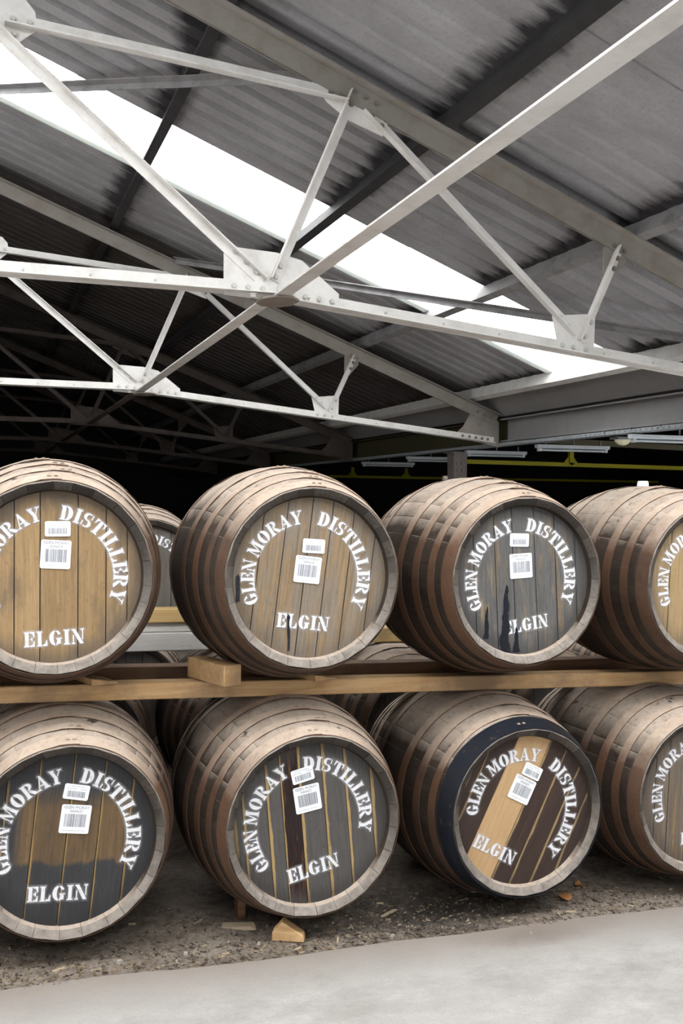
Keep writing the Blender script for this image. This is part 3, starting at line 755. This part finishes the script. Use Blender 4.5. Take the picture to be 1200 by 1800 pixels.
def make_cask(kit, x, yf, z, label, group, head=None, rot=0, rivets=True, yaw=0, seed=0, tarhoop=False):
    rn = random.Random(seed)
    root = empty('whisky_cask', (x, yf + kit.L / 2, z - kit.rb)); tag(root, label, 'cask', group)
    root.rotation_euler[2] = yaw
    off = (0, -kit.L / 2, kit.rb)
    angs = []
    while True:
        angs = []
        while sum(angs) < 360 - 34: angs.append(rn.choice((11, 13.5, 16)))
        rest = 360 - sum(angs)
        best = min(((a, b) for a in (11, 13.5, 16) for b in (11, 13.5, 16)), key=lambda p: abs(p[0] + p[1] - rest))
        if abs(sum(best) - rest) <= 2.6: angs += list(best); break
    sc = 360 / sum(angs); a = rn.uniform(0, 360)
    for w in angs:
        a += w * sc / 2
        inst('stave', kit.staves[w], root, off, (0, math.radians(a), 0))
        a += w * sc / 2
    for i, (me, rv, mir) in enumerate(kit.hoops):
        h = inst('hoop', me, root, off, mat=M['tar'] if (tarhoop and i == 0) else None)
        h.rotation_euler[1] = rn.uniform(-.06, .06)
        if rivets and not mir:
            for (rr, aa, dd) in rv:
                inst('rivet', kit.rivet, h, (rr * math.sin(aa), dd, rr * math.cos(aa)), (0, aa, 0))
    inst('rear_head', kit.rear, root, off)
    # head boards
    HD = .034
    hd = head or dict(edges=[-.62, -.3, -.02, .28, .6], mats=['h_rear'])
    R = kit.ri - .0005; ed = [-1] + list(hd['edges']) + [1]
    for i in range(len(ed) - 1):
        x0, x1 = ed[i] * kit.rh, ed[i + 1] * kit.rh
        x0, x1 = max(x0, -R * .999), min(x1, R * .999)
        if x1 - x0 < .004: continue
        g = .0012
        def zc(xx): return math.sqrt(max(1e-6, R * R - xx * xx))
        xs = [x0 + g + (x1 - x0 - 2 * g) * k / 6 for k in range(7)]
        poly = [(xx, -zc(xx)) for xx in xs] + [(xx, zc(xx)) for xx in reversed(xs)]
        dy = rn.uniform(0, .0008)
        mb = MB(); mb.prism(poly, HD + dy, HD + .024)
        mt = hd['mats'][i % len(hd['mats'])] if len(hd['mats']) > 1 else hd['mats'][0]
        me = mb.mesh('head_board', M[mt])
        uv = me.uv_layers.new(name='UVMap')
        for lp in me.loops:
            v = me.vertices[lp.vertex_index].co; uv.data[lp.index].uv = (v.x - x0, v.z)
        b = inst('head_board', me, root, off, (0, math.radians(rot), 0))
    if head and head.get('text', True):
        ar = head['arc']; ox, oz = head.get('aoff', (0, 0)); R_ = kit.rh; rr, hh = .598 * R_, .150 * R_
        W = [('GLEN', arc_place(210, 168.5, rr, hh, ox * R_, oz * R_, ar)), ('MORAY', arc_place(163, 101, rr, hh, ox * R_, oz * R_, ar)), ('DISTILLERY', arc_place(84, -25, rr, hh, ox * R_, oz * R_, ar))]
        ex, ez, er = head['elgin']
        W.append(('ELGIN', line_place(ex * R_, ez * R_, .60 * R_, .155 * R_, er)))
        for me in letter_meshes(W): inst('stencil_letter', me, root, (off[0], off[1] + HD - .0001, off[2]))
    for k, lb in enumerate(head.get('labels', []) if head else []):
        lx, lz, lr, isbig, num = lb
        label_part(root, lx * kit.rh, lz * kit.rh + off[2], lr, .094 if isbig else .080, .092 if isbig else .049, off[1] + HD - .0016, num, isbig, seed * 7 + k)
    return root, off, HD

OAK = dict(woodA=(.235, .150, .070), woodB=(.40, .275, .145))
M['h_u1'] = mat_head('head_honey_oak', **OAK, grime=(.085, .07, .06), gr=.75, seed=1)
M['h_u2'] = mat_head('head_brown_oak', (.165, .110, .060), (.33, .235, .140), grime=(.10, .085, .07), gr=.5, seed=2, paint=(.20, .165, .13), cover=.42)
M['h_u3'] = mat_head('head_grey_painted', (.14, .105, .07), (.28, .21, .13), paint=(.10, .098, .097), cover=.50, seed=3, grime=(.035, .033, .033))
M['h_u4'] = mat_head('head_light_oak', (.27, .18, .085), (.44, .32, .18), grime=(.10, .08, .065), gr=.5, seed=4)
M['h_l1'] = mat_head('head_black_paint', (.115, .070, .032), (.23, .145, .062), paint=(.038, .038, .041), cover=.93, stripe=(.30, .195, .075), sw=.006, seed=5, grime=(.02, .02, .022), band=True)
M['h_l2'] = mat_head('head_grey_black_paint', (.20, .125, .05), (.33, .22, .09), paint=(.078, .073, .070), cover=1.0, stripe=(.40, .275, .12), sw=.011, seed=6, grime=(.03, .028, .027))
M['h_l2s'] = mat_head('head_stained_board', (.055, .025, .012), (.36, .155, .042), paint=(.018, .010, .010), cover=.55, stripe=(.36, .24, .10), sw=.006, seed=7)
M['h_l3'] = mat_head('head_dark_brown_paint', (.20, .14, .085), (.33, .245, .155), paint=(.044, .028, .023), cover=.97, stripe=(.33, .235, .12), sw=.008, seed=8, grime=(.03, .022, .02), gr=.4)
M['h_l3n'] = mat_head('head_new_pale_board', (.44, .275, .135), (.58, .40, .225), grime=(.36, .22, .105), gr=.15, seed=9)
M['h_l4'] = mat_head('head_streaky_oak', (.19, .12, .055), (.38, .26, .125), paint=(.15, .12, .095), cover=.50, seed=10, grime=(.07, .06, .055))
M['h_rear'] = mat_head('head_dull_grey', (.09, .08, .07), (.15, .135, .12), seed=11)

U = 'upper front row of casks'; Lw = 'lower front row of casks'
heads = dict(
    U1=dict(edges=[-.70, -.40, -.146, .234, .52, .74], mats=['h_u1'], arc=-1, elgin=(0.0, -.63, -2), labels=[(.03, .50, 0, False, None), (.01, .235, 3, True, '0000619')]),
    U2=dict(edges=[-.62, -.36, -.08, .16, .42, .70], mats=['h_u2'], arc=6, aoff=(-.05, 0), elgin=(-.09, -.49, 7), labels=[(.03, .35, 4, False, None), (-.04, .09, 7, True, '0000628')]),
    U3=dict(edges=[-.66, -.38, -.14, .16, .44, .72], mats=['h_u3'], arc=0, aoff=(-.04, 0), elgin=(.03, -.53, -8), labels=[(-.07, .485, 1, False, None), (-.046, .175, -3, True, '0000630')]),
    U4=dict(edges=[-.60, -.32, -.04, .26, .58], mats=['h_u4'], arc=6, aoff=(-.03, 0), elgin=(0, -.56, 2)),
    L1=dict(edges=[-.66, -.36, -.02, .30, .60], mats=['h_l1'], arc=6, aoff=(0, 0), elgin=(-.10, -.54, 4), labels=[(.085, .49, 12, False, None), (.073, .21, 8, True, '0000627')]),
    L2=dict(edges=[-.78, -.50, -.33, -.12, .16, .42, .72], mats=['h_l2', 'h_l2', 'h_l2', 'h_l2s', 'h_l2', 'h_l2', 'h_l2', 'h_l2'], arc=-12, aoff=(-.04, 0), elgin=(.013, -.50, -13), labels=[(-.118, .55, -13, False, None), (-.06, .285, -9, True, '0000631')]),
    L3=dict(edges=[-.78, -.48, -.05, .20, .46, .72], mats=['h_l3', 'h_l3', 'h_l3n', 'h_l3', 'h_l3', 'h_l3', 'h_l3'], arc=31, aoff=(-.03, 0), elgin=(-.40, -.43, 29), labels=[(.10, .457, 27, False, None), (-.04, .254, 27, True, '0000633')]),
    L4=dict(edges=[-.70, -.50, -.22, .05, .3, .62], mats=['h_l4'], arc=4, elgin=(0, -.56, 2)),
)
spec = dict(
    U1=(.239, 3.323, 1.246, 0, 'honey-brown headed cask on the upper rail at the left edge', U), U2=(1.084, 3.262, 1.232, 7, 'brown headed cask on the upper rail beside the wooden chock', U),
    U3=(1.921, 3.268, 1.205, -3, 'grey headed cask with black tar streaks on the upper rail', U), U4=(2.76, 3.268, 1.177, 3, 'upper cask with white bung cut off by the right edge', U),
    L1=(.281, 3.298, .406, 6, 'lower black headed cask with worn brown middle at the left edge', Lw), L2=(1.094, 3.26, .387, -5, 'lower grey-black cask with orange stained board and yellow joint stripes', Lw),
    L3=(1.925, 3.257, .352, 27, 'lower dark brown cask with one pale new head board', Lw), L4=(2.716, 3.247, .343, 3, 'lower streaky brown cask cut off by the right edge', Lw))
casks = {}
for i, (k, (x, yf, z, rot, lab, grp)) in enumerate(spec.items()):
    if k[0] == 'U': z += .003
    casks[k] = make_cask(big, x, yf, z, lab, grp, heads[k], rot, seed=20 + i, tarhoop=(k == 'L3'))

mb = MB(); n = 72
for k in range(n):
    a = 2 * PI * k / n; e = .078 + .02 * mnoise.noise((math.cos(a) * 2, math.sin(a) * 2, 5))
    for d, q in ((.0, .001), (.0, .0042), (e, .0042), (e, .001)):
        r_ = prof(d) + q; mb.v.append((r_ * math.sin(a), d, r_ * math.cos(a)))
mb.f = [(k * 4 + i, k * 4 + i + 1, ((k + 1) % n) * 4 + i + 1, ((k + 1) % n) * 4 + i) for k in range(n) for i in range(3)]
o = mb.obj('tar_band', M['tar'], casks['L3'][0], 40); o.location = casks['L3'][1]; o['label'] = 'blue-black tar coat round the front end'
# black tar runs and bungs on individual casks
def streak(key, pts, name='tar_streak', mat='tar', y=-.0022):
    root, off, HD = casks[key]
    mb = MB(); n = len(pts)
    mb.prism([(p[0] * RH, p[2] * RH) for p in pts] + [(p[1] * RH, p[2] * RH) for p in reversed(pts)], 0, y)
    o = mb.obj(name, M[mat], root); o.location = (off[0], off[1] + HD + .0004, off[2])
def run(key, x, z0, z1, w0, w1, seed, n=60, **kw):
    rn = random.Random(seed); pts = []
    n = 70
    for i in range(n):
        f = i / (n - 1); z = z0 + (z1 - z0) * f
        w = (w0 + (w1 - w0) * f) * (.8 + .5 * mnoise.noise((z * 9, seed, 0)) + .25 * mnoise.noise((z * 45, seed, 3))) * min(1, .15 + f * 9)
        c = x + .25 * w1 * mnoise.noise((z * 5, seed, 9))
        pts.append((c - w * (.5 + .18 * mnoise.noise((z * 60, seed, 1))), c + w * (.5 + .18 * mnoise.noise((z * 60, seed, 2))), z))
    streak(key, pts, **kw)
run('U3', -.245, -.05, -.86, .05, .17, 1, 22); run('U3', -.50, -.30, -.68, .02, .085, 2, 12); run('U3', -.10, -.55, -.86, .03, .10, 5, 10)
run('U2', -.255, -.40, -.80, .045, .025, 3, 14); run('U2', -.83, .05, -.24, .05, .05, 4, 10)
run('L2', -.80, -.44, -.62, .05, .06, 6, 8)
root, off, HD = casks['U4']
mb = MB(); n = 14
for (r, zz) in ((.024, 0), (.026, .004), (.024, .020), (.021, .026)): mb.v += [(r * math.cos(k * 2 * PI / n), r * math.sin(k * 2 * PI / n), zz) for k in range(n)]
mb.f = [(j * n + k, j * n + (k + 1) % n, (j + 1) * n + (k + 1) % n, (j + 1) * n + k) for j in range(3) for k in range(n)] + [tuple(range(3 * n, 4 * n))]
bung = mb.mesh('bung', M['silicone'], 50)
inst('bung', bung, root, (0, .02, 2 * RB - .004))
o = inst('bung', bung, casks['U3'][0], (-.06, .15, 2 * RB - .03), mat=M['stave']); o.scale = (.5, .5, 1.4)

# rear casks
rear_spec = [(.41, 4.56, .39, 'big', 'dusty cask low in the second row, seen below the left gap'), (1.25, 4.57, .375, 'big', 'dusty cask low in the second row behind the chock'),
             (2.09, 4.56, .35, 'big', 'hooped cask low in the second row, seen under the third upper cask'), (2.93, 4.56, .33, 'big', 'cask low in the second row at far right')]
for i, (x, yf, z, kt, lab) in enumerate(rear_spec):
    c = make_cask(big, x, yf, z, lab, 'second row of casks', None, 0, False, seed=60 + i)
    if i == 1: label_part(c[0], .05, .20 + c[1][2], 4, .08, .05, c[1][1] + c[2] - .0016, None, False, 99)
for (x, yf, z, lab) in ((-.605, 3.33, 1.268, 'upper cask next to the honey-brown one, beyond the left edge'), (-.56, 3.31, .424, 'lower cask beyond the left edge of the picture'), (-.43, 4.56, .415, 'second row cask beyond the left edge')):
    make_cask(big, x, yf, z, lab, 'casks beyond the left edge', None, 0, False, seed=int(70 + x * 10))
for i in range(6):   # third row, added to block light coming through the gaps below
    x = -.05 + .845 * i
    make_cask(big, x, 5.66, ground_z(x) + .392, ('dark cask low in the third row, behind the left gap', 'dark cask low in the third row behind the left lower casks', 'dark cask low in the third row behind the middle lower casks',
              'dark cask low in the third row behind the tar-coated cask', 'dark cask low in the third row behind the right lower casks', 'dark cask at the right end of the third row')[i], 'third row of casks', None, 0, False, seed=90 + i)
rh = dict(edges=[-.5, -.2, .1, .42], mats=['h_rear'], arc=0, elgin=(0, -.6, 0))
make_cask(small, .775, 4.86, 1.123, 'small grey cask peeping out between the two left upper casks', 'second row of casks', rh, 0, False, seed=80)

# ------------------------------------------------------------------ timber
def timber(name, x0, x1, y0, y1, zt, h, mat, lab, cat, grp=None, slope=-.0326, xr=.1, bv=.004):
    mb = MB()
    f = lambda x: zt + slope * (x - xr)
    vs = [(x, y, f(x) - d) for x in (x0, x1) for y in (y0, y1) for d in (h, 0)]
    mb.add(vs, [(0, 1, 3, 2), (4, 6, 7, 5), (0, 4, 5, 1), (2, 3, 7, 6), (0, 2, 6, 4), (1, 5, 7, 3)])
    o = mb.obj(name, mat); tag(o, lab, cat, grp); return bevel(o, bv)
timber('timber_rail', -1.4, 4.4, 3.60, 3.69, .862, .058, M['rail'], 'long pale sawn pine rail between the two cask rows', 'timber rail', 'cask rails')
timber('timber_rail', -1.4, 4.4, 3.985, 4.085, .858, .07, M['raildark'], 'brown rear rail behind the pale pine rail', 'timber rail', 'cask rails')
timber('timber_rail', -1.6, 1.42, 4.72, 4.84, .89, .085, M['railgrey'], 'weathered grey timber rail seen through the left gap', 'timber rail', 'second row rails', slope=-.02)
timber('timber_rail', -1.6, 1.40, 4.74, 4.83, .935, .044, M['railgrey'], 'thin grey board lying on the weathered rail', 'board', 'second row rails', slope=-.02)
timber('timber_rail', .35, 1.30, 4.72, 4.82, 1.003, .066, M['railyellow'], 'yellow pine batten on top of the grey boards', 'timber batten', 'second row rails', slope=-.02)
timber('timber_rail', 1.46, 4.4, 4.72, 4.83, .858, .072, M['railyellow'], 'pale timber rail seen under the second upper cask', 'timber rail', 'second row rails', slope=-.02, xr=1.9)
timber('timber_rail', -1.6, 4.4, 4.98, 5.06, .797, .012, M['raildark'], 'thin dark board on top of the second row casks', 'board', 'second row rails', slope=-.028, xr=.745)
timber('timber_rail', -1.6, 4.4, 5.50, 5.58, .786, .045, M['raildark'], 'rear rail behind the second row of casks', 'timber rail', 'second row rails', slope=-.028, xr=.745)
timber('runner_board', -.6, 3.6, 3.66, 3.84, -.001, .03, M['raildark'], 'flat weathered board sunk in the dirt under the lower casks', 'board', slope=-.028, xr=.1)
timber('runner_board', -.6, 3.6, 4.92, 5.08, -.008, .03, M['raildark'], 'flat board under the second row of casks', 'board', slope=-.028, xr=.1)

def chock(name, verts, mat, lab, loc, rotz=0, bv=.003):
    mb = MB(); mb.add(verts, [(0, 1, 2, 3), (4, 7, 6, 5), (0, 4, 5, 1), (1, 5, 6, 2), (2, 6, 7, 3), (3, 7, 4, 0)])
    o = mb.obj(name, mat); o.location = loc; o.rotation_euler = (0, 0, rotz); tag(o, lab, 'wooden chock', 'wooden chocks'); return bevel(o, bv)
def boxv(a, b, c): return [(-a, -b, 0), (a, -b, 0), (a, b, 0), (-a, b, 0), (-a, -b, c), (a, -b, c), (a, b, c), (-a, b, c)]
def wedgev(a, b, c, c2): return [(-a, -b, 0), (a, -b, 0), (a, b, 0), (-a, b, 0), (-a, -b, c), (a, -b, c2), (a, b, c2), (-a, b, c)]
chock('wooden_chock', boxv(.036, .13, .075), M['rail'], 'square-ended wooden chock on the pale rail between two upper casks', (.815, 3.60, .842), .32)
chock('wooden_chock', wedgev(.05, .07, .026, .006), M['rail'], 'small wedge under the left upper cask', (.405, 3.64, .854), .3)
chock('wooden_chock', wedgev(.05, .07, .026, .006), M['rail'], 'small wedge under the second upper cask', (1.215, 3.63, .826), .3)
chock('wooden_chock', wedgev(.06, .08, .004, .03), M['raildark'], 'dark wedge at the left end of the pale rail', (.02, 3.66, .866), 0)
chock('wooden_chock', boxv(.015, .02, .10), M['raildark'], 'upright brown block under the second lower cask', (.90, 3.53, -.008), .1)
mb = MB(); mb.prism([(-.055, 0), (.055, 0), (.052, .022), (-.020, .068), (-.055, .030)], -.022, .022); o = mb.obj('wood_offcut', M['rail']); o.location = (1.018, 3.315, -.012); o.rotation_euler = (.0, .0, -.45); tag(o, 'pale wooden wedge lying on the dirt below the second lower cask', 'wood offcut'); bevel(o, .002)

# ------------------------------------------------------------------ litter on the dirt
def leaf(x, y, s, rz_, lab, curl):
    pts = []; mb = MB(); n = 9
    for i in range(n):
        f = i / (n - 1); w = math.sin(PI * min(1, f * 1.02)) ** .75 * .42 * (1 + .22 * math.sin(i * 2.3)); zz = curl * (f - .5) ** 2
        mb.v += [((f - .5), -w, zz + .10 * w), ((f - .5), 0, zz), ((f - .5), w, zz + .16 * w)]
    mb.f = [(i * 3 + j, i * 3 + j + 1, i * 3 + j + 4, i * 3 + j + 3) for i in range(n - 1) for j in range(2)]
    r = tag(empty('dry_leaf', (x, y, dirt_z(x, y) + .004)), lab, 'leaf', 'dry leaves'); r.rotation_euler = (.15, 0, rz_); r.scale = (s, s, s)
    o = mb.obj('blade', M['leaf'], r, 60); sm = o.modifiers.new('s', 'SOLIDIFY'); sm.thickness = .02
    mb = MB(); mb.box(-.78, -.45, -.012, .012, .02, .05); mb.obj('stem', M['leaf'], r)
leaf(2.155, 3.372, .062, .15, 'larger curled orange leaf below the third lower cask', .9)
leaf(2.285, 3.475, .045, 1.2, 'smaller upright orange leaf beside the third lower cask', 1.6)
rn = random.Random(5)
def chip_obj(name, x, y, l, w, h, a, mat, lab, cat, grp):
    mb = MB(); vs = []
    for sx, sy, sz in ((-1, -1, 0), (1, -1, 0), (1, 1, 0), (-1, 1, 0), (-1, -1, 1), (1, -1, 1), (1, 1, 1), (-1, 1, 1)):
        k = .75 if sz else 1
        vs.append((sx * l / 2 * k * rn.uniform(.7, 1.1), sy * w / 2 * k * rn.uniform(.7, 1.1), sz * h))
    mb.add(vs, [(3, 2, 1, 0), (4, 5, 6, 7), (0, 1, 5, 4), (1, 2, 6, 5), (2, 3, 7, 6), (3, 0, 4, 7)])
    o = mb.obj(name, mat); o.location = (x, y, (dirt_z(x, y) if y > 3.21 else ground_z(x)) - .001); o.rotation_euler = (rn.uniform(-.1, .1), rn.uniform(-.1, .1), a)
    return tag(o, lab, cat, grp)
for i in range(34):
    x = rn.uniform(.1, 2.9); y = rn.uniform(3.23, 3.62)
    chip_obj('wood_chip', x, y, rn.uniform(.018, .055), rn.uniform(.005, .014), rn.uniform(.003, .006), rn.uniform(0, 3.1), M['chip'], 'small pale wood chip lying on the dirt strip', 'wood chip', 'wood chips on the dirt')
for (x, y, s) in ((.906, 3.295, .015), (.62, 3.262, .009), (.44, 3.29, .018), (.66, 3.31, .014), (1.38, 3.25, .012), (1.86, 3.13, .011), (2.52, 3.30, .009)):
    chip_obj('pebble', x, y, s * 1.3, s, s * .7, rn.uniform(0, 3), M['stone'], 'pale pebble at the edge of the dirt strip', 'pebble', 'pebbles by the concrete edge')
chip_obj('stick', 1.43, 3.42, .10, .010, .007, .45, M['chip'], 'thin bare stick on the dirt beside the second lower cask', 'stick', None)
chip_obj('wood_fragment', .86, 3.43, .16, .05, .012, -.35, M['chip'], 'flat broken board piece on the dirt between the lower casks', 'wood fragment', None)
# fine litter nobody could count
mb = MB()
for i in range(5200):
    x = rn.uniform(-.2, 3.3); y = 3.19 + abs(rn.gauss(0, .22))
    if y > 4.2: continue
    z = dirt_z(x, y) + .001; l = rn.uniform(.003, .013); w = rn.uniform(.0015, .005); a = rn.uniform(0, PI); c, s = math.cos(a), math.sin(a); h = rn.uniform(.001, .005)
    mb.add([(x - c * l, y - s * l, z), (x - s * w, y + c * w, z + h), (x + c * l, y + s * l, z + h * .5), (x + s * w, y - c * w, z)], [(0, 1, 2, 3)])
t = NT('litter'); rr = t.n('TexWhiteNoise', {0: t.n('VectorMath', {0: t.co(), 1: (.02, .02, 1)}, operation='SNAP')})
tag(mb.obj('litter', t.done(t.bsdf(t.mix(rr, (.035, .026, .02), (.26, .20, .14)), .95, spec=.1))), 'fine bark and straw litter over the dirt strip', 'litter', kind='stuff')
